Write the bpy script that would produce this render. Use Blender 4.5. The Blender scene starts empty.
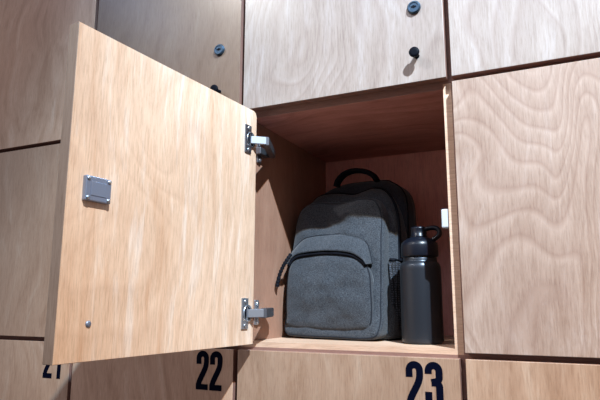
import bpy, bmesh, math, random
from mathutils import Vector, Matrix, noise

S = bpy.context.scene
C = S.collection
PI = math.pi

# ------------------------------------------------------------------ camera
cam_data = bpy.data.cameras.new('camera')
cam = bpy.data.objects.new('camera', cam_data)
C.objects.link(cam)
cam_data.sensor_width = 36.0
cam_data.lens = 562.9 / 600 * 36
cam_data.clip_start = 0.02
CA, CB, CC = math.radians(25.009), math.radians(10.4256), math.radians(-0.1417)
Rm = Matrix.Rotation(CA, 3, 'Z') @ Matrix.Rotation(CB, 3, 'X') @ Matrix.Rotation(CC, 3, 'Y')
xr, yf_, zu = Rm.col[0], Rm.col[1], Rm.col[2]
M = Matrix(((xr[0], zu[0], -yf_[0], 0.5497), (xr[1], zu[1], -yf_[1], -0.9039),
            (xr[2], zu[2], -yf_[2], 0.0777), (0, 0, 0, 1)))
cam.matrix_world = M
S.camera = cam

# ------------------------------------------------------------------ world, lamps, exposure
w = bpy.data.worlds.new('world')
S.world = w
w.use_nodes = True
w.node_tree.nodes['Background'].inputs[0].default_value = (1.0, 0.84, 0.84, 1)
w.node_tree.nodes['Background'].inputs[1].default_value = 0.30

def spot(name, loc, target, power, radius, angle, blend, col):
    d = bpy.data.lights.new(name, 'SPOT')
    d.energy = power
    d.shadow_soft_size = radius
    d.spot_size = math.radians(angle)
    d.spot_blend = blend
    d.color = col
    o = bpy.data.objects.new(name, d)
    C.objects.link(o)
    o.location = loc
    o.rotation_euler = (Vector(target) - Vector(loc)).to_track_quat('-Z', 'Y').to_euler()
    return o

spot('downlight_and_fill', (1.62, -1.60, 2.50), (0.48, -0.2, 0.86), 1080, 0.022, 32, 1.0, (0.36, 0.68, 1.0))
spot('downlight_and_fill', (1.65, -1.62, 2.50), (0.45, 0.0, 0.10), 540, 0.026, 40, 1.0, (1.0, 0.75, 0.45))  # added fill beside the first spot, warms the lower doors
spot('downlight_and_fill', (-1.35, -2.0, 2.40), (0.65, 0.0, 0.45), 125, 0.02, 34, 1.0, (1.0, 0.96, 0.92))

def panel(loc, sx, sy, power, col):
    pd = bpy.data.lights.new('ceiling_panel_light', 'AREA')
    pd.shape = 'RECTANGLE'
    pd.size = sx
    pd.size_y = sy
    pd.energy = power
    pd.color = col
    po_ = bpy.data.objects.new('ceiling_panel_light', pd)
    C.objects.link(po_)
    po_.location = loc

panel((-2.55, -2.6, 2.60), 0.35, 1.0, 9, (0.45, 0.62, 1.0))
panel((0.1, -3.2, 2.60), 2.6, 1.0, 34, (0.66, 0.78, 1.0))

S.view_settings.view_transform = 'Standard'
S.view_settings.look = 'None'
S.view_settings.gamma = 1
S.view_settings.use_curve_mapping = False
S.view_settings.exposure = 0.0

# ------------------------------------------------------------------ materials
def mat(name, col, rough=0.5, metal=0.0, coat=0.0, spec=0.5):
    m = bpy.data.materials.new(name)
    m.use_nodes = True
    b = m.node_tree.nodes['Principled BSDF']
    b.inputs['Base Color'].default_value = (*col, 1)
    b.inputs['Roughness'].default_value = rough
    b.inputs['Metallic'].default_value = metal
    b.inputs['Coat Weight'].default_value = coat
    b.inputs['Specular IOR Level'].default_value = spec
    return m

def N(nt, t, **kw):
    n = nt.nodes.new(t)
    for k, v in kw.items():
        setattr(n, k, v)
    return n

def ramp(nt, stops, fac):
    r = nt.nodes.new('ShaderNodeValToRGB')
    e = r.color_ramp.elements
    while len(e) < len(stops):
        e.new(0.5)
    for el, (p, c) in zip(e, stops):
        el.position = p
        el.color = (*c, 1) if len(c) == 3 else c
    nt.links.new(fac, r.inputs['Fac'])
    return r

def mixc(nt, fac, a, b, mode='MIX'):
    m = nt.nodes.new('ShaderNodeMix')
    m.data_type = 'RGBA'
    m.blend_type = mode
    if isinstance(fac, float):
        m.inputs[0].default_value = fac
    else:
        nt.links.new(fac, m.inputs[0])
    for i, v in ((6, a), (7, b)):
        if isinstance(v, tuple):
            m.inputs[i].default_value = (*v, 1)
        else:
            nt.links.new(v, m.inputs[i])
    return m.outputs[2]

def wood(name, base, dark, light, seed=0.0, axis='Z', cathedral=0.0, ctr=(0, 0), cscale=1.0, streak=0.5,
         rough=0.42, coat=0.0, bands=18.0, warp=0.16):
    """veneer: pores stretched along `axis`, broad tonal bands and optional cathedral figure"""
    m = bpy.data.materials.new(name)
    m.use_nodes = True
    nt = m.node_tree
    L = nt.links.new
    b = nt.nodes['Principled BSDF']
    tc = N(nt, 'ShaderNodeTexCoord')
    off = N(nt, 'ShaderNodeMapping')
    off.inputs['Location'].default_value = (seed * 3.1, seed * 1.7, seed * 2.3)
    L(tc.outputs['Object'], off.inputs[0])
    sc = {'X': (1, 14, 14), 'Z': (14, 14, 1)}[axis]
    wn = N(nt, 'ShaderNodeTexNoise')
    wn.inputs['Scale'].default_value = 3.2
    wn.inputs['Detail'].default_value = 1.5
    L(off.outputs[0], wn.inputs['Vector'])
    ws = N(nt, 'ShaderNodeVectorMath', operation='SCALE')
    ws.inputs['Scale'].default_value = warp
    L(wn.outputs['Color'], ws.inputs[0])
    wv = N(nt, 'ShaderNodeVectorMath', operation='ADD')
    L(off.outputs[0], wv.inputs[0]); L(ws.outputs[0], wv.inputs[1])
    def noise_n(src, mult, scale, detail=4, rough_=0.6, dist=0.0):
        mp = N(nt, 'ShaderNodeMapping')
        mp.inputs['Scale'].default_value = [s * mult if s == 1 else s * mult for s in sc]
        L(src, mp.inputs[0])
        n = N(nt, 'ShaderNodeTexNoise')
        n.inputs['Scale'].default_value = scale
        n.inputs['Detail'].default_value = detail
        n.inputs['Roughness'].default_value = rough_
        n.inputs['Distortion'].default_value = dist
        L(mp.outputs[0], n.inputs['Vector'])
        return n.outputs['Fac']
    fine = noise_n(off.outputs[0], 1.4, 26, 4, 0.75)
    mid = noise_n(wv.outputs[0], 1.0, 3.0, 5, 0.65, 0.2)
    cloud = N(nt, 'ShaderNodeTexNoise')
    cloud.inputs['Scale'].default_value = 5.0
    cloud.inputs['Detail'].default_value = 2
    L(off.outputs[0], cloud.inputs['Vector'])
    r_mid = ramp(nt, [(0.32, dark), (0.48, base), (0.54, base), (0.68, light)], mid)
    col = mixc(nt, streak, base, r_mid.outputs[0])
    # soft clouding
    cl = ramp(nt, [(0.3, (0.86, 0.80, 0.76)), (0.7, (1.08, 1.07, 1.07))], cloud.outputs['Fac'])
    col = mixc(nt, 0.8, col, cl.outputs[0], 'MULTIPLY')
    if cathedral > 0:
        # contour lines of a smooth height field: nested growth rings
        ws2 = N(nt, 'ShaderNodeVectorMath', operation='SCALE')
        ws2.inputs['Scale'].default_value = 0.22
        L(wn.outputs['Color'], ws2.inputs[0])
        wv2 = N(nt, 'ShaderNodeVectorMath', operation='ADD')
        L(tc.outputs['Object'], wv2.inputs[0]); L(ws2.outputs[0], wv2.inputs[1])
        mp = N(nt, 'ShaderNodeMapping')
        mp.inputs['Location'].default_value = (-ctr[0] * cscale, 0, -ctr[1] * cscale * 0.55)
        mp.inputs['Scale'].default_value = (cscale, cscale, cscale * 0.27) if axis == 'Z' else (cscale * 0.4, cscale, cscale)
        L(wv2.outputs[0], mp.inputs[0])
        n1 = N(nt, 'ShaderNodeTexNoise')
        n1.inputs['Scale'].default_value = 1.35
        n1.inputs['Detail'].default_value = 1.6
        n1.inputs['Distortion'].default_value = 0.35
        off2 = N(nt, 'ShaderNodeVectorMath', operation='ADD')
        off2.inputs[1].default_value = (seed * 5.3, seed, seed * 2.9)
        L(mp.outputs[0], off2.inputs[0])
        L(off2.outputs[0], n1.inputs['Vector'])
        mul = N(nt, 'ShaderNodeMath', operation='MULTIPLY')
        mul.inputs[1].default_value = bands
        L(n1.outputs['Fac'], mul.inputs[0])
        jit = N(nt, 'ShaderNodeMath', operation='MULTIPLY_ADD')
        jit.inputs[1].default_value = 0.3
        L(fine, jit.inputs[0])
        L(mul.outputs[0], jit.inputs[2])
        fr = N(nt, 'ShaderNodeMath', operation='FRACT')
        L(jit.outputs[0], fr.inputs[0])
        rr = ramp(nt, [(0.0, (0.76, 0.68, 0.65)), (0.14, (0.93, 0.89, 0.87)), (0.50, (1.0, 0.99, 0.98)),
                       (0.80, (1.16, 1.18, 1.20)), (1.0, (0.84, 0.77, 0.74))], fr.outputs[0])
        col = mixc(nt, cathedral, col, rr.outputs[0], 'MULTIPLY')
    rf = ramp(nt, [(0.30, (0.69, 0.63, 0.59)), (0.5, (1.0, 1.0, 1.0)), (0.70, (1.15, 1.17, 1.19))], fine)
    col = mixc(nt, 0.75, col, rf.outputs[0], 'MULTIPLY')
    L(col, b.inputs['Base Color'])
    b.inputs['Roughness'].default_value = rough
    b.inputs['Coat Weight'].default_value = coat
    b.inputs['Coat Roughness'].default_value = 0.26
    bp = N(nt, 'ShaderNodeBump')
    bp.inputs['Strength'].default_value = 0.10
    bp.inputs['Distance'].default_value = 0.0006
    L(fine, bp.inputs['Height'])
    L(bp.outputs[0], b.inputs['Normal'])
    return m

def fabric(name, c1, c2, scale=1300, bump=0.5):
    m = bpy.data.materials.new(name)
    m.use_nodes = True
    nt = m.node_tree
    L = nt.links.new
    b = nt.nodes['Principled BSDF']
    tc = N(nt, 'ShaderNodeTexCoord')
    mp1 = N(nt, 'ShaderNodeMapping'); mp1.inputs['Scale'].default_value = (1, 1, 3.2)
    mp2 = N(nt, 'ShaderNodeMapping'); mp2.inputs['Scale'].default_value = (3.2, 1, 1)
    fs = []
    for mp in (mp1, mp2):
        L(tc.outputs['Object'], mp.inputs[0])
        n = N(nt, 'ShaderNodeTexNoise')
        n.inputs['Scale'].default_value = scale / 3
        n.inputs['Detail'].default_value = 3
        L(mp.outputs[0], n.inputs['Vector'])
        fs.append(n.outputs['Fac'])
    ad = N(nt, 'ShaderNodeMath', operation='ADD')
    L(fs[0], ad.inputs[0]); L(fs[1], ad.inputs[1])
    hf = N(nt, 'ShaderNodeMath', operation='MULTIPLY'); hf.inputs[1].default_value = 0.5
    L(ad.outputs[0], hf.inputs[0])
    r = ramp(nt, [(0.43, c1), (0.57, c2)], hf.outputs[0])
    L(r.outputs[0], b.inputs['Base Color'])
    b.inputs['Roughness'].default_value = 0.9
    b.inputs['Specular IOR Level'].default_value = 0.25
    b.inputs['Sheen Weight'].default_value = 0.15
    b.inputs['Sheen Roughness'].default_value = 0.5
    bp = N(nt, 'ShaderNodeBump')
    bp.inputs['Strength'].default_value = bump
    bp.inputs['Distance'].default_value = 0.0005
    L(hf.outputs[0], bp.inputs['Height'])
    L(bp.outputs[0], b.inputs['Normal'])
    return m

# ------------------------------------------------------------------ mesh helpers
def link(name, bm, m, parent=None, smooth=False, kind=None):
    me = bpy.data.meshes.new(name)
    bmesh.ops.recalc_face_normals(bm, faces=bm.faces[:])
    bm.to_mesh(me)
    bm.free()
    if isinstance(m, (list, tuple)):
        for mm in m:
            me.materials.append(mm)
    else:
        me.materials.append(m)
    if smooth:
        for p in me.polygons:
            p.use_smooth = True
    o = bpy.data.objects.new(name, me)
    C.objects.link(o)
    if parent:
        o.parent = parent
    if kind:
        o['kind'] = kind
    return o

def empty(name, loc, label, cat, group=None, rz=0):
    o = bpy.data.objects.new(name, None)
    C.objects.link(o)
    o.location = loc
    o.rotation_euler = (0, 0, rz)
    o.empty_display_size = 0.05
    o['label'] = label
    o['category'] = cat
    if group:
        o['group'] = group
    return o

def box(bm, x0, x1, y0, y1, z0, z1, bev=0.0, mi=0):
    r = bmesh.ops.create_cube(bm, size=1)
    vs = r['verts']
    for v in vs:
        v.co = Vector((x0 + (v.co.x + .5) * (x1 - x0), y0 + (v.co.y + .5) * (y1 - y0), z0 + (v.co.z + .5) * (z1 - z0)))
    es = set(e for v in vs for e in v.link_edges)
    fs = set(f for v in vs for f in v.link_faces)
    for f in fs:
        f.material_index = mi
    if bev > 0:
        bmesh.ops.bevel(bm, geom=list(es), offset=bev, segments=2, profile=0.5, affect='EDGES')

def extrude_poly(bm, pts, depth_vec):
    """closed polygon of 3D points extruded along depth_vec"""
    a = [bm.verts.new(p) for p in pts]
    b = [bm.verts.new(Vector(p) + Vector(depth_vec)) for p in pts]
    n = len(pts)
    bm.faces.new(a); bm.faces.new(list(reversed(b)))
    for i in range(n):
        bm.faces.new((a[i], a[(i + 1) % n], b[(i + 1) % n], b[i]))

def lathe(bm, prof, c=(0, 0, 0), axis='Z', seg=48):
    rings = []
    for r, h in prof:
        ring = []
        for i in range(seg):
            t = 2 * PI * i / seg
            a, b = r * math.cos(t), r * math.sin(t)
            p = (a, b, h) if axis == 'Z' else (a, -h, b) if axis == 'Y' else (h, a, b)
            ring.append(bm.verts.new((p[0] + c[0], p[1] + c[1], p[2] + c[2])))
        rings.append(ring)
    for a, b in zip(rings, rings[1:]):
        for i in range(seg):
            bm.faces.new((a[i], a[(i + 1) % seg], b[(i + 1) % seg], b[i]))
    bm.faces.new(rings[0]); bm.faces.new(rings[-1])

def catmull(pts, n, closed=False):
    P = [Vector(p) for p in pts]
    m = len(P)
    segs = m if closed else m - 1
    out = []
    for s in range(segs):
        if closed:
            p0, p1, p2, p3 = P[(s - 1) % m], P[s], P[(s + 1) % m], P[(s + 2) % m]
        else:
            p0, p1, p2, p3 = P[max(s - 1, 0)], P[s], P[s + 1], P[min(s + 2, m - 1)]
        for k in range(n):
            t = k / n
            out.append(0.5 * ((2 * p1) + (p2 - p0) * t + (2 * p0 - 5 * p1 + 4 * p2 - p3) * t * t +
                              (3 * p1 - p0 - 3 * p2 + p3) * t ** 3))
    if not closed:
        out.append(P[-1])
    return out

def tube(bm, pts, rad, seg=10, closed=False, flat=1.0, flat_axis=None):
    """round tube; flat<1 squashes the section along flat_axis"""
    P = [Vector(p) for p in pts]
    n = len(P)
    rings = []
    for i, p in enumerate(P):
        if closed:
            d = P[(i + 1) % n] - P[(i - 1) % n]
        else:
            d = P[min(i + 1, n - 1)] - P[max(i - 1, 0)]
        d.normalize()
        ref = Vector(flat_axis) if flat_axis else (Vector((0, 1, 0)) if abs(d.y) < 0.9 else Vector((1, 0, 0)))
        u = (ref - d * ref.dot(d))
        if u.length < 1e-6:
            u = Vector((1, 0, 0)) - d * d.x
        u.normalize()
        v = d.cross(u)
        r = rad[i] if isinstance(rad, (list, tuple)) else rad
        rings.append([bm.verts.new(p + u * (r * flat * math.cos(2 * PI * k / seg)) + v * (r * math.sin(2 * PI * k / seg)))
                      for k in range(seg)])
    for i in range(n if closed else n - 1):
        a, b = rings[i], rings[(i + 1) % n]
        for k in range(seg):
            bm.faces.new((a[k], a[(k + 1) % seg], b[(k + 1) % seg], b[k]))
    if not closed:
        bm.faces.new(rings[0]); bm.faces.new(list(reversed(rings[-1])))

# ------------------------------------------------------------------ lockers
W, H = 0.40, 0.4449          # column pitch, row pitch
GX, GZ = 0.0092, 0.0090      # gaps between doors
DT = 0.018                   # door thickness
BY = 0.019                   # front plane of the carcasses
DEPTH = 0.405                # y of the back panel

blackpaint = mat('navy_black_paint', (0.0006, 0.0015, 0.009), 0.7, spec=0.05)
chrome = mat('nickel_plated_steel', (0.50, 0.53, 0.58), 0.35, 0.9)
dchrome = mat('dark_nickel_steel', (0.24, 0.25, 0.28), 0.35, 0.9)
blackplastic = mat('black_plastic', (0.001, 0.002, 0.006), 0.6, spec=0.1)
greyplastic = mat('grey_plastic', (0.50, 0.53, 0.57), 0.5)
blueplate = mat('zinc_cam_plate', (0.27, 0.32, 0.44), 0.42, 0.7)

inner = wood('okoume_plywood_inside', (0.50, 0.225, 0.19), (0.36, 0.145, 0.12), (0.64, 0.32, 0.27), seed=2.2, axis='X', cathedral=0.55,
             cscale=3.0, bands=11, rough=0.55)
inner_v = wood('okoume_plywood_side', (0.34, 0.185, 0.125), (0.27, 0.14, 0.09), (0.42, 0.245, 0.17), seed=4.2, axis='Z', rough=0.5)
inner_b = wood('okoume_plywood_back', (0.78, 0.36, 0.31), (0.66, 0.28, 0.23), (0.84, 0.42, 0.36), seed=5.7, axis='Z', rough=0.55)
edgewood = wood('plywood_edge', (0.64, 0.44, 0.315), (0.53, 0.33, 0.215), (0.72, 0.54, 0.41), seed=1.2, axis='X', rough=0.5)

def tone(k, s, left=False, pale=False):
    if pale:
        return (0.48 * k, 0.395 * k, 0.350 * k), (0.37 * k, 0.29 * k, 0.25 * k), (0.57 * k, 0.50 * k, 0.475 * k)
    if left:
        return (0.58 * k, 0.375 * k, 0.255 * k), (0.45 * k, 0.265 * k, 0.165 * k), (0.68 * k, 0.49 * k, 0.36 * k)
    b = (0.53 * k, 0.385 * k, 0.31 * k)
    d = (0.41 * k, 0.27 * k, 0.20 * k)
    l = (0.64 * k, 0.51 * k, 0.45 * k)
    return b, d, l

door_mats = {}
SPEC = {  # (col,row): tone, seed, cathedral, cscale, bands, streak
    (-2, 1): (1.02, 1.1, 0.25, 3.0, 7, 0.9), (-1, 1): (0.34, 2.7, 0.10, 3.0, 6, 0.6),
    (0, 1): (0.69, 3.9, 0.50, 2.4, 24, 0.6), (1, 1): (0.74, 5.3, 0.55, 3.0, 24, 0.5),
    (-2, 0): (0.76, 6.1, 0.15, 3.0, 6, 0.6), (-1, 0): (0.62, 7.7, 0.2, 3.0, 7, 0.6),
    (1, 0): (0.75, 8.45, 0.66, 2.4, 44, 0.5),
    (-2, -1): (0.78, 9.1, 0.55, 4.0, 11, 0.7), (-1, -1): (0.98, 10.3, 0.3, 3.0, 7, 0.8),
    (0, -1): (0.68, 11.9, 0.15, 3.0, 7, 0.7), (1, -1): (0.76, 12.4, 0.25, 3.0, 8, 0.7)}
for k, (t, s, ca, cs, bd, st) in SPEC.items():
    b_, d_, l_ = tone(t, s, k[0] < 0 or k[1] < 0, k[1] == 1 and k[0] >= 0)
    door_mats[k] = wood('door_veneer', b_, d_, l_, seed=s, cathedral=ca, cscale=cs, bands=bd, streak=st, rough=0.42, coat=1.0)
open_door_mat = wood('open_door_veneer', (0.74, 0.52, 0.370), (0.60, 0.35, 0.210), (0.88, 0.77, 0.68), seed=14.2, cathedral=0.25,
                     cscale=3.2, bands=14, streak=0.62, rough=0.42, coat=0.6, warp=0.06)

def front_edges(o, m=None):
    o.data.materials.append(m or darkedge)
    for p in o.data.polygons:
        if p.normal.y < -0.7:
            p.material_index = 1

def body(parent, tw, tz):
    """open-fronted carcass of one locker, local origin at the cell's lower left corner"""
    e = 0.0
    is_open = tw > 0.01
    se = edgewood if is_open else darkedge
    twr = 0.0135 if is_open else tw
    bm = bmesh.new()
    box(bm, e, tw, BY, DEPTH, e, H - e)
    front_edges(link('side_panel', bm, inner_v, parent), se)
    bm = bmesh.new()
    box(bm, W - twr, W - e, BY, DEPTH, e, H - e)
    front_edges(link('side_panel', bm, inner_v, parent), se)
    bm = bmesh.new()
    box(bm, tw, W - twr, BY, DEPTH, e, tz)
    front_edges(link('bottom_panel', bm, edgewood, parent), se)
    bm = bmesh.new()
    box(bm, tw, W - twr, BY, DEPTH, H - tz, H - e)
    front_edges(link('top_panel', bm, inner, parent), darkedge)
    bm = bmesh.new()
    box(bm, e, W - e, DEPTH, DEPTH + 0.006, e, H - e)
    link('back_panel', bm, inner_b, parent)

def glyph_stroke(bm, pts, x0, z0, wd=0.0108, y=-0.0004):
    """flat painted stroke of constant width following pts (local x,z)"""
    P = [Vector((p[0] + x0, 0, p[1] + z0)) for p in pts]
    n = len(P)
    L_, R_ = [], []
    for i, p in enumerate(P):
        if 0 < i < n - 1:
            d1 = (P[i] - P[i - 1]).normalized(); d2 = (P[i + 1] - P[i]).normalized()
            d = (d1 + d2).normalized()
            s = wd / 2 / max(0.5, d.dot(d1))
        else:
            d = (P[1] - P[0]) if i == 0 else (P[-1] - P[-2])
            d.normalize(); s = wd / 2
        nrm = Vector((-d.z, 0, d.x))
        L_.append(p + nrm * s); R_.append(p - nrm * s)
    for i in range(n - 1):
        q = [bm.verts.new((v.x, y, v.z)) for v in (L_[i], L_[i + 1], R_[i + 1], R_[i])]
        bm.faces.new(q)

def arc(cx, cz, r, a0, a1, n=12):
    return [(cx + r * math.cos(math.radians(a0 + (a1 - a0) * i / n)), cz + r * math.sin(math.radians(a0 + (a1 - a0) * i / n)))
            for i in range(n + 1)]

def digit(bm, d, x0, z0):
    if d == '2':
        glyph_stroke(bm, [(.0054, .0455)] + arc(.0135, .0561, .0083, 180, 0) + [(.0218, .0500), (.0214, .0450), (.0196, .0385),
                          (.0160, .0310), (.0115, .0230), (.0075, .0150), (.0056, .0090), (.0054, .0)], x0, z0)
        glyph_stroke(bm, [(0.0, .0051), (.0265, .0051)], x0, z0, 0.0102, -0.0006)
    elif d == '3':
        glyph_stroke(bm, [(.0054, .0515)] + arc(.0137, .0561, .0083, 180, 0) + [(.0220, .0490)] + arc(.0150, .0470, .0070, -5, -80, 6)
                     + [(.0100, .0387)], x0, z0)
        glyph_stroke(bm, [(.0100, .0390)] + arc(.0150, .0320, .0072, 80, 5, 6) + [(.0222, .0250)] + arc(.0137, .0139, .0085, 0, -180)
                     + [(.0052, .0250)], x0, z0, 0.0108, -0.0006)
    elif d == '1':
        glyph_stroke(bm, [(.0161, 0), (.0161, .07)], x0, z0)
        glyph_stroke(bm, [(.0070, .0545), (.0140, .0560)], x0, z0, 0.009, -0.0006)

def number(parent, txt, right, top):
    bm = bmesh.new()
    wd = {'1': 0.0240, '2': 0.0298, '3': 0.0298}
    tot = sum(wd[c] for c in txt) - 0.0025
    x = right - tot
    for c in txt:
        digit(bm, c, x, top - 0.07)
        x += wd[c]
    me = link('number', bm, blackpaint, parent)
    me['label'] = 'painted navy black number ' + txt
    return me

darkedge = wood('shaded_plywood_edge', (0.26, 0.14, 0.11), (0.20, 0.10, 0.08), (0.33, 0.19, 0.15), seed=6.6, axis='X', rough=0.6)  # darker copy of the plywood edge, shade of the door gaps painted in

def door_panel(name, x0, x1, z0, z1, m, parent, corner=0.0):
    """panel from y=0 (front) to y=DT"""
    bm = bmesh.new()
    if corner:
        pts = [(x1, 0, z0), (x1, 0, z1)] + [(x0 + corner + corner * math.cos(math.radians(a)), 0, z1 - corner + corner * math.sin(math.radians(a)))
                                             for a in range(90, 181, 15)] + [(x0, 0, z0)]
        extrude_poly(bm, pts, (0, DT, 0))
        bmesh.ops.bevel(bm, geom=[e for e in bm.edges], offset=0.0006, segments=1, affect='EDGES', clamp_overlap=True)
    else:
        box(bm, x0, x1, 0, DT, z0, z1, 0.0008)
    o = link(name, bm, m, parent)
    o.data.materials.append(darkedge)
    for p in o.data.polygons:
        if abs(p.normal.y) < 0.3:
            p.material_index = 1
    return o

lockm = mat('blued_steel_lock', (0.06, 0.10, 0.15), 0.35, 0.7)
def lock_disc(parent, x, z):
    bm = bmesh.new()
    lathe(bm, [(0.0118, 0.0), (0.0118, 0.0035), (0.0100, 0.0058), (0.0080, 0.0058), (0.0076, 0.0046), (0.0, 0.0046)][:-1] + [(0.0005, 0.0046)],
          (x, 0, z), 'Y', 40)
    o = link('lock', bm, lockm, parent)
    bm = bmesh.new()
    box(bm, x - 0.0045, x + 0.0045, -0.0052, -0.0044, z - 0.0013, z + 0.0013)
    lathe(bm, [(0.0026, 0.0043), (0.0026, 0.0053)], (x, 0, z), 'Y', 16)
    link('keyhole', bm, blackplastic, o)

def peg_knob(parent, x, z):
    bm = bmesh.new()
    lathe(bm, [(0.0050, 0.0), (0.0042, 0.002), (0.0042, 0.012), (0.0060, 0.0145), (0.0084, 0.0155), (0.0088, 0.0165), (0.0088, 0.0195), (0.0084, 0.0202), (0.004, 0.0204),
               (0.0005, 0.0204)], (x, 0, z), 'Y', 32)
    link('knob', bm, blackplastic, parent, True)

LABELS = {
    (-2, 1): 'grey-brown plywood locker in the upper left corner, left of the open door\'s top edge',
    (-1, 1): 'grey-brown plywood locker with silver disc lock, above the open door\'s top edge',
    (0, 1): 'pale plywood locker with silver lock and black knob, directly above the open locker',
    (1, 1): 'pale plywood locker at the top right corner above the swirling-grain door',
    (-2, 0): 'dull brown plywood locker at the left edge, beside the open door\'s free edge',
    (-1, 0): 'closed plywood locker standing behind the swung open door',
    (0, 0): 'open plywood locker with a swung out door holding backpack and bottle',
    (1, 0): 'large pale closed plywood locker with swirling cathedral grain, right of the open one',
    (-2, -1): 'brown plywood locker numbered 21 at the lower left corner',
    (-1, -1): 'brown plywood locker numbered 22, partly in shadow below the open door',
    (0, -1): 'plywood locker numbered 23 directly below the backpack and bottle',
    (1, -1): 'pinkish plywood locker at the lower right corner, right of locker 23'}

lockers = {}
for (i, j), lab in LABELS.items():
    t = empty('locker', (i * W, 0, j * H), lab, 'locker', 'wall lockers')
    lockers[(i, j)] = t
    body(t, 0.012 if (i, j) == (0, 0) else 0.0085, 0.009)
    if (i, j) == (0, 0):
        continue
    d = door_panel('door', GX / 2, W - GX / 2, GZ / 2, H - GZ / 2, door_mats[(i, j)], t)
    if (i, j) in ((0, 1), (-1, 1)):
        lock_disc(d, 0.3468, 0.1405)
        peg_knob(d, 0.3480 if i == 0 else 0.3478, 0.0505)
    if (i, j) == (-2, -1):
        number(d, '21', 2 * W - 0.4276, H - 0.0095)
    if (i, j) == (-1, -1):
        number(d, '22', W - 0.0266, H - 0.0085)
    if (i, j) == (0, -1):
        number(d, '23', 0.3695, H - 0.0102)

# ---- the open locker's door, swung about 95 degrees
L0 = lockers[(0, 0)]
ang = 1.4846
hx, hy, DL = 0.0424, -0.0122, 0.405
u = Vector((-math.cos(ang), -math.sin(ang), 0))       # hinge -> free edge
# local door frame: local x = u, local y = direction to the outer face (left)
bm = bmesh.new()
cr = 0.009
Z0, Z1 = 0.0069, 0.4348
pts = [(DL, 0, Z0), (DL, 0, Z1)] + [(cr + cr * math.cos(math.radians(a)), 0, Z1 - cr + cr * math.sin(math.radians(a)))
                                    for a in range(90, 181, 15)] + [(0, 0, Z0)]
extrude_poly(bm, pts, (0, 0.018, 0))
bmesh.ops.bevel(bm, geom=bm.edges[:], offset=0.0006, segments=1, affect='EDGES', clamp_overlap=True)
od = link('door', bm, open_door_mat, L0)
nrm = Vector((-math.sin(ang), math.cos(ang), 0))      # towards outer face
# local +y must be nrm; local x = u ; z = -(...) check handedness: u x nrm = z?
mz = u.cross(nrm)
od.matrix_local = Matrix(((u.x, nrm.x, 0, hx), (u.y, nrm.y, 0, hy), (0, 0, 1 if mz.z > 0 else 1, 0), (0, 0, 0, 1)))
if mz.z < 0:                                          # keep a right-handed frame: mirror the mesh instead
    for v in od.data.vertices:
        v.co.y = -v.co.y
    od.data.flip_normals()
    od.matrix_local = Matrix(((u.x, -nrm.x, 0, hx), (u.y, -nrm.y, 0, hy), (0, 0, 1, 0), (0, 0, 0, 1)))
SGN = 1 if mz.z > 0 else -1                           # local y of the outer side
IN = -SGN                                             # local y of the inner side
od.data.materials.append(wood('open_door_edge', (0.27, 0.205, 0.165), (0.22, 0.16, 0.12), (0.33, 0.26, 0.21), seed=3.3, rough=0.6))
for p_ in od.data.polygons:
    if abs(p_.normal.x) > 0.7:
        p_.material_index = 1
od['label'] = 'open locker door seen from its inner face'

def dbox(bm, s0, s1, h0, h1, z0, z1, bev=0.0, mi=0):
    """box on the inner door face: h = height off that face"""
    a, b = sorted((IN * h0, IN * h1))
    box(bm, s0, s1, a, b, z0, z1, bev, mi)

# square lock plate on the inner face
bm = bmesh.new()
dbox(bm, 0.3410, 0.3815, 0.0, 0.0065, 0.2045, 0.2365, 0.0012)
plate = link('lock_plate', bm, blueplate, od)
bm = bmesh.new()
dbox(bm, 0.3490, 0.3735, 0.0064, 0.0072, 0.2115, 0.2295, 0.0003)
link('raised_label', bm, mat('etched_zinc', (0.24, 0.28, 0.38), 0.5, 0.6), plate)
for s_ in (0.3450, 0.3775):
    for z_ in (0.2082, 0.2328):
        bm = bmesh.new()
        lathe(bm, [(0.0027, 0.0), (0.0027, 0.0008), (0.0018, 0.0016), (0.0003, 0.0018)], (0, 0, 0), 'Y', 16)
        for v in bm.verts:
            v.co = Vector((v.co.x + s_, IN * (0.0064 - v.co.y), v.co.z + z_))
        link('screw', bm, chrome, plate, True)
# single screw low on the free side
bm = bmesh.new()
lathe(bm, [(0.0042, 0.0), (0.0042, 0.0008), (0.0030, 0.0020), (0.0004, 0.0023)], (0, 0, 0), 'Y', 24)
for v in bm.verts:
    v.co = Vector((v.co.x + 0.3583, IN * (-v.co.y), v.co.z + 0.0522))
link('screw', bm, blueplate, od, True)

# ---- concealed cup hinges
def door_to_cell(s, h, z):
    return Vector((hx, hy, 0)) + u * s - nrm * h + Vector((0, 0, z))

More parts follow.
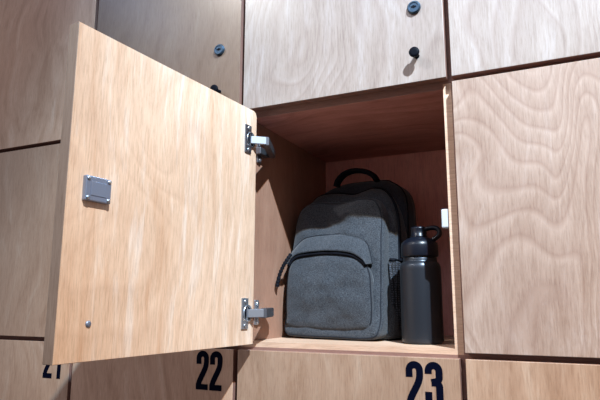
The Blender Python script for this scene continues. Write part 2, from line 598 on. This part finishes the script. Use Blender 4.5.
def hinge(zc, dark):
    hm = bpy.data.objects.new('hinge', None)
    m1 = dchrome if dark else chrome
    bm = bmesh.new()
    # flange on the door face
    def flb(s0, s1, h0, h1, z0, z1, bev):
        r0 = len(bm.verts)
        b2 = bmesh.new()
        box(b2, s0, s1, h0, h1, z0, z1, bev)
        for v in b2.verts:
            v.co = door_to_cell(v.co.x, v.co.y, v.co.z)
        me = bpy.data.meshes.new('t'); b2.to_mesh(me); b2.free(); bm.from_mesh(me); bpy.data.meshes.remove(me)
    flb(0.0185, 0.0375, 0.0, 0.0025, zc + 0.012, zc + 0.0265, 0.0008)
    flb(0.0185, 0.0375, 0.0, 0.0025, zc - 0.0265, zc - 0.012, 0.0008)
    flb(0.0330, 0.0375, 0.0, 0.0025, zc - 0.013, zc + 0.013, 0.0006)
    flb(0.0185, 0.0230, 0.0, 0.0025, zc - 0.013, zc + 0.013, 0.0006)
    h = link('hinge', bm, m1, L0)
    h['label'] = 'upper concealed cup hinge' if dark else 'lower concealed cup hinge'
    # cup rim bulging from the flange + dark cup well
    bm = bmesh.new()
    lathe(bm, [(0.0150, 0.0), (0.0150, 0.0030), (0.0128, 0.0034), (0.0125, 0.0012), (0.0005, 0.0010)], (0, 0, 0), 'Y', 32)
    for v in bm.verts:
        x, hh, z = v.co.x, -v.co.y, v.co.z
        v.co = door_to_cell(0.0200 + x * 0.85, hh, zc + z)
    link('cup', bm, m1, h, True)
    bm = bmesh.new()
    lathe(bm, [(0.0122, 0.0011), (0.0122, 0.0016), (0.0005, 0.0018)], (0, 0, 0), 'Y', 32)
    for v in bm.verts:
        x, hh, z = v.co.x, -v.co.y, v.co.z
        v.co = door_to_cell(0.0205 + x * 0.85, hh, zc + z)
    link('cup_well', bm, blackplastic, h, True)
    # screws
    for dz in (-0.0205, 0.0205):
        bm = bmesh.new()
        lathe(bm, [(0.0036, 0.0), (0.0034, 0.0012), (0.0014, 0.0020), (0.0003, 0.0012)], (0, 0, 0), 'Y', 16)
        for v in bm.verts:
            v.co = door_to_cell(0.0280 + v.co.x, 0.0024 - v.co.y, zc + dz + v.co.z)
        link('screw', bm, chrome, h, True)
    # arm: knuckle leaves the cup, then runs back along the side panel
    a0 = door_to_cell(0.020, 0.002, zc)
    a1 = door_to_cell(-0.001, 0.021, zc + 0.0005)
    a2 = Vector((0.0290, 0.080, zc + 0.0010))
    def beam(bm, p, q, hw, hz, th):
        d = (q - p).normalized(); sd = Vector((d.y, -d.x, 0))
        vs = []
        for pp in (p, q):
            for a, b in ((-1, -1), (1, -1), (1, 1), (-1, 1)):
                vs.append(bm.verts.new(pp + sd * a * th + Vector((0, 0, b * hz))))
        for f in ((0, 1, 2, 3), (7, 6, 5, 4), (0, 4, 5, 1), (1, 5, 6, 2), (2, 6, 7, 3), (3, 7, 4, 0)):
            bm.faces.new([vs[k] for k in f])
        return vs
    bm = bmesh.new()
    beam(bm, a0, a1, 0, 0.0072, 0.0030)
    bmesh.ops.bevel(bm, geom=bm.edges[:], offset=0.0009, segments=2, affect='EDGES')
    link('knuckle', bm, chrome, h)
    bm = bmesh.new()
    beam(bm, a1, a2, 0, 0.0084, 0.0058)
    bmesh.ops.bevel(bm, geom=bm.edges[:], offset=0.0012, segments=2, affect='EDGES')
    link('arm', bm, dchrome, h)
    # adjusting screws on the arm's face
    for yy, rr in ((0.052, 0.0034), (0.068, 0.0042)):
        bm = bmesh.new()
        t_ = (yy - a1.y) / (a2.y - a1.y)
        xx = a1.x + (a2.x - a1.x) * t_ + 0.0040
        lathe(bm, [(rr, -0.001), (rr, 0.0012), (rr * 0.5, 0.0020), (0.0003, 0.0008)], (0, 0, 0), 'X', 16)
        for v in bm.verts:
            v.co += Vector((xx, yy, zc))
        link('screw', bm, chrome, h, True)
    # cross shaped mounting plate on the side panel
    bm = bmesh.new()
    box(bm, 0.0120, 0.0160, 0.042, 0.056, zc - 0.0225, zc + 0.0235, 0.0010)
    box(bm, 0.0120, 0.0255, 0.036, 0.076, zc - 0.0070, zc + 0.0070, 0.0015)
    link('mounting_plate', bm, m1, h)
    for dz in (-0.0165, 0.0165):
        bm = bmesh.new()
        lathe(bm, [(0.0046, 0.0), (0.0044, 0.0020), (0.0018, 0.0034), (0.0003, 0.0020)], (0, 0, 0), 'X', 20)
        for v in bm.verts:
            v.co += Vector((0.0158, 0.049, zc + dz))
        link('screw', bm, chrome, h, True)

hinge(0.3752, True)
hinge(0.0605, False)

# strike block on the right-hand side panel
bm = bmesh.new()
box(bm, 0.3735, 0.3866, 0.022, 0.040, 0.2000, 0.2310, 0.0020)
o = link('strike_block', bm, greyplastic, L0)
o['label'] = 'small grey strike block on the right side panel'

# ------------------------------------------------------------------ drink bottle
bx, by, bz = 0.3150, 0.1125, 0.0093
steel = mat('matte_charcoal_metal', (0.030, 0.035, 0.045), 0.33, 0.6, 0.0)
nt = steel.node_tree
bottle = empty('drink_bottle', (bx, by, bz), 'matte charcoal metal drink bottle with black loop lid, standing right of the backpack', 'bottle')
bm = bmesh.new()
lathe(bm, [(0.0005, 0.0), (0.0320, 0.0), (0.0348, 0.0012), (0.0362, 0.0045), (0.0364, 0.010), (0.0364, 0.1270), (0.0360, 0.1320), (0.0345, 0.1365),
           (0.0322, 0.1395), (0.0305, 0.1410), (0.0300, 0.1430), (0.0298, 0.1480), (0.0290, 0.1490)], (0, 0, 0), 'Z', 64)
link('body', bm, steel, bottle, True)
capm = mat('satin_black_plastic', (0.004, 0.006, 0.012), 0.32, spec=0.35)
bm = bmesh.new()
lathe(bm, [(0.0270, 0.1480), (0.0326, 0.1500), (0.0332, 0.1515), (0.0332, 0.1690), (0.0318, 0.1745), (0.0275, 0.1790), (0.0220, 0.1825), (0.0160, 0.1843),
           (0.0150, 0.1850)], (0, 0, 0), 'Z', 64)
lid = link('lid', bm, capm, bottle, True)
bm = bmesh.new()
lathe(bm, [(0.0152, 0.1840), (0.0152, 0.1870), (0.0140, 0.1880), (0.0140, 0.1990), (0.0144, 0.2005), (0.0138, 0.2030), (0.0100, 0.2040), (0.0005, 0.2042)],
      (0, 0, 0), 'Z', 48)
link('spout_cap', bm, capm, lid, True)
bm = bmesh.new()
tube(bm, catmull([(0.010, 0, 0.1985), (0.018, 0, 0.2005), (0.029, 0, 0.2010), (0.0365, 0, 0.1960), (0.0365, 0, 0.1885), (0.0305, 0, 0.1830), (0.024, 0, 0.1790)], 6),
     0.0042, 12, flat=1.7, flat_axis=(0, 1, 0))
link('carry_loop', bm, capm, lid, True)

bottle.scale = (1, 1, 1.012)
# ------------------------------------------------------------------ backpack
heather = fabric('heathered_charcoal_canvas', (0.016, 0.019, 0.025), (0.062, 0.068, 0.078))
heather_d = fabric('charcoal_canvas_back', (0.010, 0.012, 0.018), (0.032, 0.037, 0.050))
pipe_m = mat('black_piping', (0.004, 0.005, 0.009), 0.75, spec=0.15)
seam_m = mat('charcoal_seam', (0.014, 0.016, 0.022), 0.85, spec=0.2)

def offs(out, d):
    """move an (x,z) outline inwards by d"""
    n = len(out)
    cx = sum(p.x for p in out) / n; cz = sum(p.y for p in out) / n
    res = []
    for i in range(n):
        t = (out[(i + 2) % n] - out[(i - 2) % n]).normalized()
        nn = Vector((-t.y, t.x))
        if nn.dot(Vector((cx, cz)) - out[i]) < 0:
            nn = -nn
        res.append(out[i] + nn * d)
    return res

def pillow(name, outline, yb, front, r, puff, m, parent, wr=0.0, seed=0.0, samples=6, rings=22):
    out = catmull([Vector((p[0], p[1])) for p in outline], samples, True)
    n = len(out)
    cx = sum(p.x for p in out) / n; cz = sum(p.y for p in out) / n
    bm = bmesh.new()
    R = []
    def ring(o2, yfun):
        R.append([bm.verts.new((p.x, yfun(p), p.y)) for p in o2])
    def wrn(p, s=1.0):
        if not wr:
            return 0.0
        q = Vector((p.x * 16 + seed, seed * 2, p.y * 22))
        a = noise.noise(q) * 0.65 + noise.noise(q * 2.3) * 0.35
        return a * wr * s
    ring(offs(out, r * 0.8), lambda p: yb)
    ring(out, lambda p: yb - 0.004)
    for k in (0.33, 0.66):
        ring(out, lambda p: (yb - 0.004) * (1 - k) + (front(p.x, p.y) + r) * k)
    ring(out, lambda p: front(p.x, p.y) + r)
    for k in range(1, 6):
        a = PI / 2 * k / 5
        ring(offs(out, r * (1 - math.cos(a))), lambda p: front(p.x, p.y) + r * (1 - math.sin(a)) + wrn(p, 0.5 * k / 5))
    base = offs(out, r)
    for k in range(1, rings):
        f = 1 - k / rings
        g = 1 - f * f
        o2 = [Vector((cx + (p.x - cx) * f, cz + (p.y - cz) * f)) for p in base]
        ring(o2, lambda p: front(p.x, p.y) - puff * g ** 0.8 + wrn(p, 0.5 + 0.5 * min(1, k / 4)))
    for a, b in zip(R, R[1:]):
        for i in range(n):
            bm.faces.new((a[i], a[(i + 1) % n], b[(i + 1) % n], b[i]))
    bm.faces.new(R[0])
    c = bm.verts.new((cx, front(cx, cz) - puff + wrn(Vector((cx, cz))), cz))
    for i in range(n):
        bm.faces.new((R[-1][i], R[-1][(i + 1) % n], c))
    return link(name, bm, m, parent, True), out

def piping(name, out, front, dy, rad, m, parent, inset=0.0, sel=None, flat=1.0):
    o2 = offs(out, inset) if inset else out
    pts = [(p.x, front(p.x, p.y) + dy, p.y) for p in o2]
    bm = bmesh.new()
    if sel:
        pts = [pts[k % len(pts)] for k in range(sel[0], sel[1])]
        tube(bm, pts, rad, 8, flat=flat)
    else:
        tube(bm, pts, rad, 8, closed=True, flat=flat)
    return link(name, bm, m, parent, True)

pack = empty('backpack', (-0.0305, 0.0235, -0.0008), 'heathered charcoal backpack with front zip pocket and top handle inside the open locker', 'backpack')

pack.scale = (1.062, 1.0, 1.012)
pack.rotation_euler = (0, 0, math.radians(-8))
# back compartment (against the wearer's back), tallest
f_back = lambda x, z: 0.215 + 0.10 * z
back_o = [(0.034, 0.012), (0.024, 0.060), (0.022, 0.160), (0.022, 0.250), (0.030, 0.292), (0.046, 0.318), (0.072, 0.333), (0.115, 0.3405), (0.190, 0.3385),
          (0.2090, 0.3320), (0.2290, 0.3160), (0.2400, 0.2890), (0.2430, 0.2400), (0.2440, 0.140), (0.2430, 0.050), (0.234, 0.0125), (0.200, 0.0100), (0.100, 0.0100)]
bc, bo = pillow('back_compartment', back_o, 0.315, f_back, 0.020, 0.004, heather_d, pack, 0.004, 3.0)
piping('piping', bo, f_back, 0.022, 0.0022, pipe_m, bc)
# main compartment
f_main = lambda x, z: 0.154 + 0.19 * z
main_o = [(0.036, 0.0125), (0.026, 0.050), (0.025, 0.148), (0.026, 0.236), (0.032, 0.278), (0.0447, 0.2973), (0.0640, 0.3115), (0.1031, 0.3125), (0.1425, 0.3055),
          (0.1648, 0.3100), (0.1868, 0.3145), (0.2113, 0.3055), (0.2322, 0.2730), (0.2411, 0.2338), (0.2450, 0.1826), (0.2480, 0.0800), (0.2480, 0.0250), (0.232, 0.0118),
          (0.150, 0.0105), (0.080, 0.0105)]
mc, mo = pillow('main_compartment', main_o, 0.262, f_main, 0.016, 0.004, heather, pack, 0.004, 7.0)
piping('zipper', mo, f_main, 0.018, 0.0040, pipe_m, mc, sel=(12, 92))
# front organiser panel
f_front = lambda x, z: 0.125 + 0.17 * z - 0.010 * max(0, 1 - z / 0.055) + 0.0045 * math.sin(x * 62 + 0.6) * max(0, min(1, (z - 0.2) / 0.05))
front_o = [(0.040, 0.0180), (0.0315, 0.045), (0.0300, 0.085), (0.0300, 0.1463), (0.0329, 0.2052), (0.0365, 0.2570), (0.0538, 0.2820), (0.0838, 0.2885), (0.1181, 0.2860), (0.1514, 0.2830),
           (0.1774, 0.2880), (0.2051, 0.2850), (0.2200, 0.2690), (0.2287, 0.2408), (0.2312, 0.1965), (0.2337, 0.1513), (0.2364, 0.0847), (0.2375, 0.0332), (0.2217, 0.0129),
           (0.1498, 0.0120), (0.0700, 0.0130)]
fp, fo = pillow('front_panel', front_o, 0.222, f_front, 0.013, 0.006, heather, pack, 0.0105, 11.0)
piping('piping', fo, f_front, 0.0045, 0.0013, seam_m, fp, inset=0.0040)
# lower zip pocket
f_pock = lambda x, z: 0.1235 + 0.05 * z - 0.006 * max(0, 1 - ((z - 0.09) / 0.08) ** 2)
pock_o = [(0.0455, 0.0330), (0.0425, 0.0550), (0.0418, 0.0846), (0.0425, 0.1300), (0.0480, 0.1600), (0.0700, 0.1715), (0.1229, 0.1745), (0.1754, 0.1690), (0.2010, 0.1560), (0.2158, 0.1350),
          (0.2196, 0.1031), (0.2213, 0.0625), (0.2165, 0.0370), (0.1997, 0.0278), (0.1500, 0.0262), (0.0900, 0.0275)]
pk, po = pillow('zip_pocket', pock_o, 0.150, f_pock, 0.010, 0.006, heather, pack, 0.0085, 19.0)
piping('piping', po, f_pock, 0.0070, 0.0014, seam_m, pk)
# storm flap above the pocket's zip
f_flap = lambda x, z: 0.1150 + 0.05 * z + 0.35 * max(0, z - 0.185)
flap_o = [(0.0430, 0.1560), (0.0470, 0.1852), (0.0600, 0.2032), (0.0829, 0.2140), (0.1223, 0.2145), (0.1690, 0.2130), (0.1980, 0.2040), (0.2150, 0.1850), (0.2215, 0.1600), (0.2165, 0.1540),
          (0.2059, 0.1640), (0.1754, 0.1765), (0.1229, 0.1815), (0.0700, 0.1790), (0.0520, 0.1680)]
def flap():
    # strip between a lower and an upper edge
    lo = catmull([Vector(p) for p in [(0.0432, 0.1560), (0.0520, 0.1690), (0.0700, 0.1770), (0.1229, 0.1800), (0.1754, 0.1745), (0.2030, 0.1610), (0.2130, 0.1500)]], 8)
    up = catmull([Vector(p) for p in [(0.0360, 0.1700), (0.0440, 0.1900), (0.0700, 0.2110), (0.1223, 0.2150), (0.1700, 0.2120), (0.2030, 0.1930), (0.2165, 0.1520)]], 8)
    bm = bmesh.new()
    rows = []
    K = 8
    for a, b in zip(lo, up):
        row = []
        for k in range(K + 1):
            t = k / K
            p = a.lerp(b, t)
            yl = f_pock(a.x, a.y) - 0.0035
            yu = f_front(b.x, b.y) - 0.0042
            y = yl * (1 - t) + yu * t - 0.003 * math.sin(PI * t) + noise.noise(Vector((p.x * 40, 5, p.y * 30))) * 0.0015
            row.append((p.x, y, p.y))
        rows.append(row)
    fr = [[bm.verts.new(q) for q in r_] for r_ in rows]
    bk = [[bm.verts.new((q[0], q[1] + 0.0025, q[2])) for q in r_] for r_ in rows]
    n = len(rows)
    for i in range(n - 1):
        for k in range(K):
            bm.faces.new((fr[i][k], fr[i + 1][k], fr[i + 1][k + 1], fr[i][k + 1]))
            bm.faces.new((bk[i][k + 1], bk[i + 1][k + 1], bk[i + 1][k], bk[i][k]))
        bm.faces.new((fr[i][0], bk[i][0], bk[i + 1][0], fr[i + 1][0]))
        bm.faces.new((fr[i + 1][K], bk[i + 1][K], bk[i][K], fr[i][K]))
    for i in (0, n - 1):
        for k in range(K):
            bm.faces.new((fr[i][k], fr[i][k + 1], bk[i][k + 1], bk[i][k]))
    o = link('zip_flap', bm, heather, pack, True)
    bm = bmesh.new()
    tube(bm, [(r_[K][0], r_[K][1] - 0.0004, r_[K][2]) for r_ in rows], 0.0012, 8)
    link('piping', bm, seam_m, o, True)
    bm = bmesh.new()
    tube(bm, [(p.x, f_pock(p.x, p.y) + 0.001, p.y - 0.0045) for p in lo[:-3]], 0.0032, 8)
    link('zipper', bm, pipe_m, pk, True)
flap()
# zip pull cord hanging at the left end
bm = bmesh.new()
pts = catmull([(0.0600, 0.114, 0.1755), (0.0560, 0.109, 0.1660), (0.0500, 0.107, 0.1560), (0.0440, 0.107, 0.1460), (0.0385, 0.107, 0.1340), (0.0345, 0.107, 0.1200), (0.0330, 0.107, 0.1110)], 8)
n_ = len(pts)
tube(bm, pts, [0.0028 + 0.0014 * abs(math.sin(k * 0.75)) for k in range(n_)], 8)
link('zip_pull', bm, pipe_m, pack, True)
# side mesh pocket
meshm = bpy.data.materials.new('black_mesh')
meshm.use_nodes = True
nt = meshm.node_tree
b = nt.nodes['Principled BSDF']
tc = N(nt, 'ShaderNodeTexCoord')
vo = N(nt, 'ShaderNodeTexVoronoi')
vo.feature = 'DISTANCE_TO_EDGE'
mp = N(nt, 'ShaderNodeMapping'); mp.inputs['Scale'].default_value = (1, 1, 0.7)
vo.inputs['Scale'].default_value = 330
vo.inputs['Randomness'].default_value = 0.3
nt.links.new(tc.outputs['Object'], mp.inputs[0]); nt.links.new(mp.outputs[0], vo.inputs['Vector'])
rr = ramp(nt, [(0.10, (0.006, 0.007, 0.010)), (0.28, (0.11, 0.12, 0.15))], vo.outputs['Distance'])
nt.links.new(rr.outputs[0], b.inputs['Base Color'])
b.inputs['Roughness'].default_value = 0.8
bm = bmesh.new()
prof = [(0.2365, 0.172), (0.2440, 0.176), (0.2505, 0.190), (0.2540, 0.210), (0.2560, 0.232), (0.2560, 0.262)]
cols = []
for k in range(13):
    t = k / 12
    z = 0.030 + t * 0.130
    bl = 0.0035 * math.sin(PI * min(1, t * 1.1))
    cols.append([bm.verts.new((x + bl + 0.0015, y, z)) for x, y in prof])
for a, b_ in zip(cols, cols[1:]):
    for k in range(len(prof) - 1):
        bm.faces.new((a[k], a[k + 1], b_[k + 1], b_[k]))
bmesh.ops.solidify(bm, geom=bm.faces[:], thickness=0.0012)
mpk = link('mesh_pocket', bm, meshm, pack, True)
mpk['label'] = 'black mesh side pocket'
bm = bmesh.new()
tube(bm, [(x + 0.003, y, 0.161) for x, y in prof], 0.0026, 8)
link('elastic_hem', bm, pipe_m, mpk, True)
# carrying handle
bm = bmesh.new()
pts = catmull([(0.0915, 0.247, 0.3330), (0.0960, 0.247, 0.3450), (0.1080, 0.247, 0.3570), (0.1240, 0.247, 0.3630), (0.1420, 0.247, 0.3630), (0.1610, 0.247, 0.3580), (0.1770, 0.247, 0.3480),
               (0.1850, 0.247, 0.3360)], 6)
tube(bm, pts, 0.0056, 12, flat=2.2, flat_axis=(0, 1, 0))
link('handle', bm, pipe_m, pack, True)

# the bag's underside rests flat on the shelf
def settle(o):
    for c in o.children:
        for v in c.data.vertices:
            if v.co.z < 0.0100:
                v.co.z = 0.0100
        settle(c)
settle(pack)

# ------------------------------------------------------------------ the room around (floor and the wall the lockers stand against)
floor_m = mat('grey_floor', (0.12, 0.11, 0.105), 0.6)
bm = bmesh.new(); box(bm, -4, 5, -6, 0.45, -1.45, -1.40)
link('floor', bm, floor_m, kind='structure')
wall_m = mat('painted_wall', (0.55, 0.54, 0.52), 0.8)
bm = bmesh.new(); box(bm, -4, 5, DEPTH + 0.008, 0.55, -1.40, 3.0)
link('wall_back', bm, wall_m, kind='structure')
bm = bmesh.new(); box(bm, -2 * W, 2 * W, BY, DEPTH, -1.40, -H - 0.001)
link('trim_1', bm, edgewood, kind='structure')
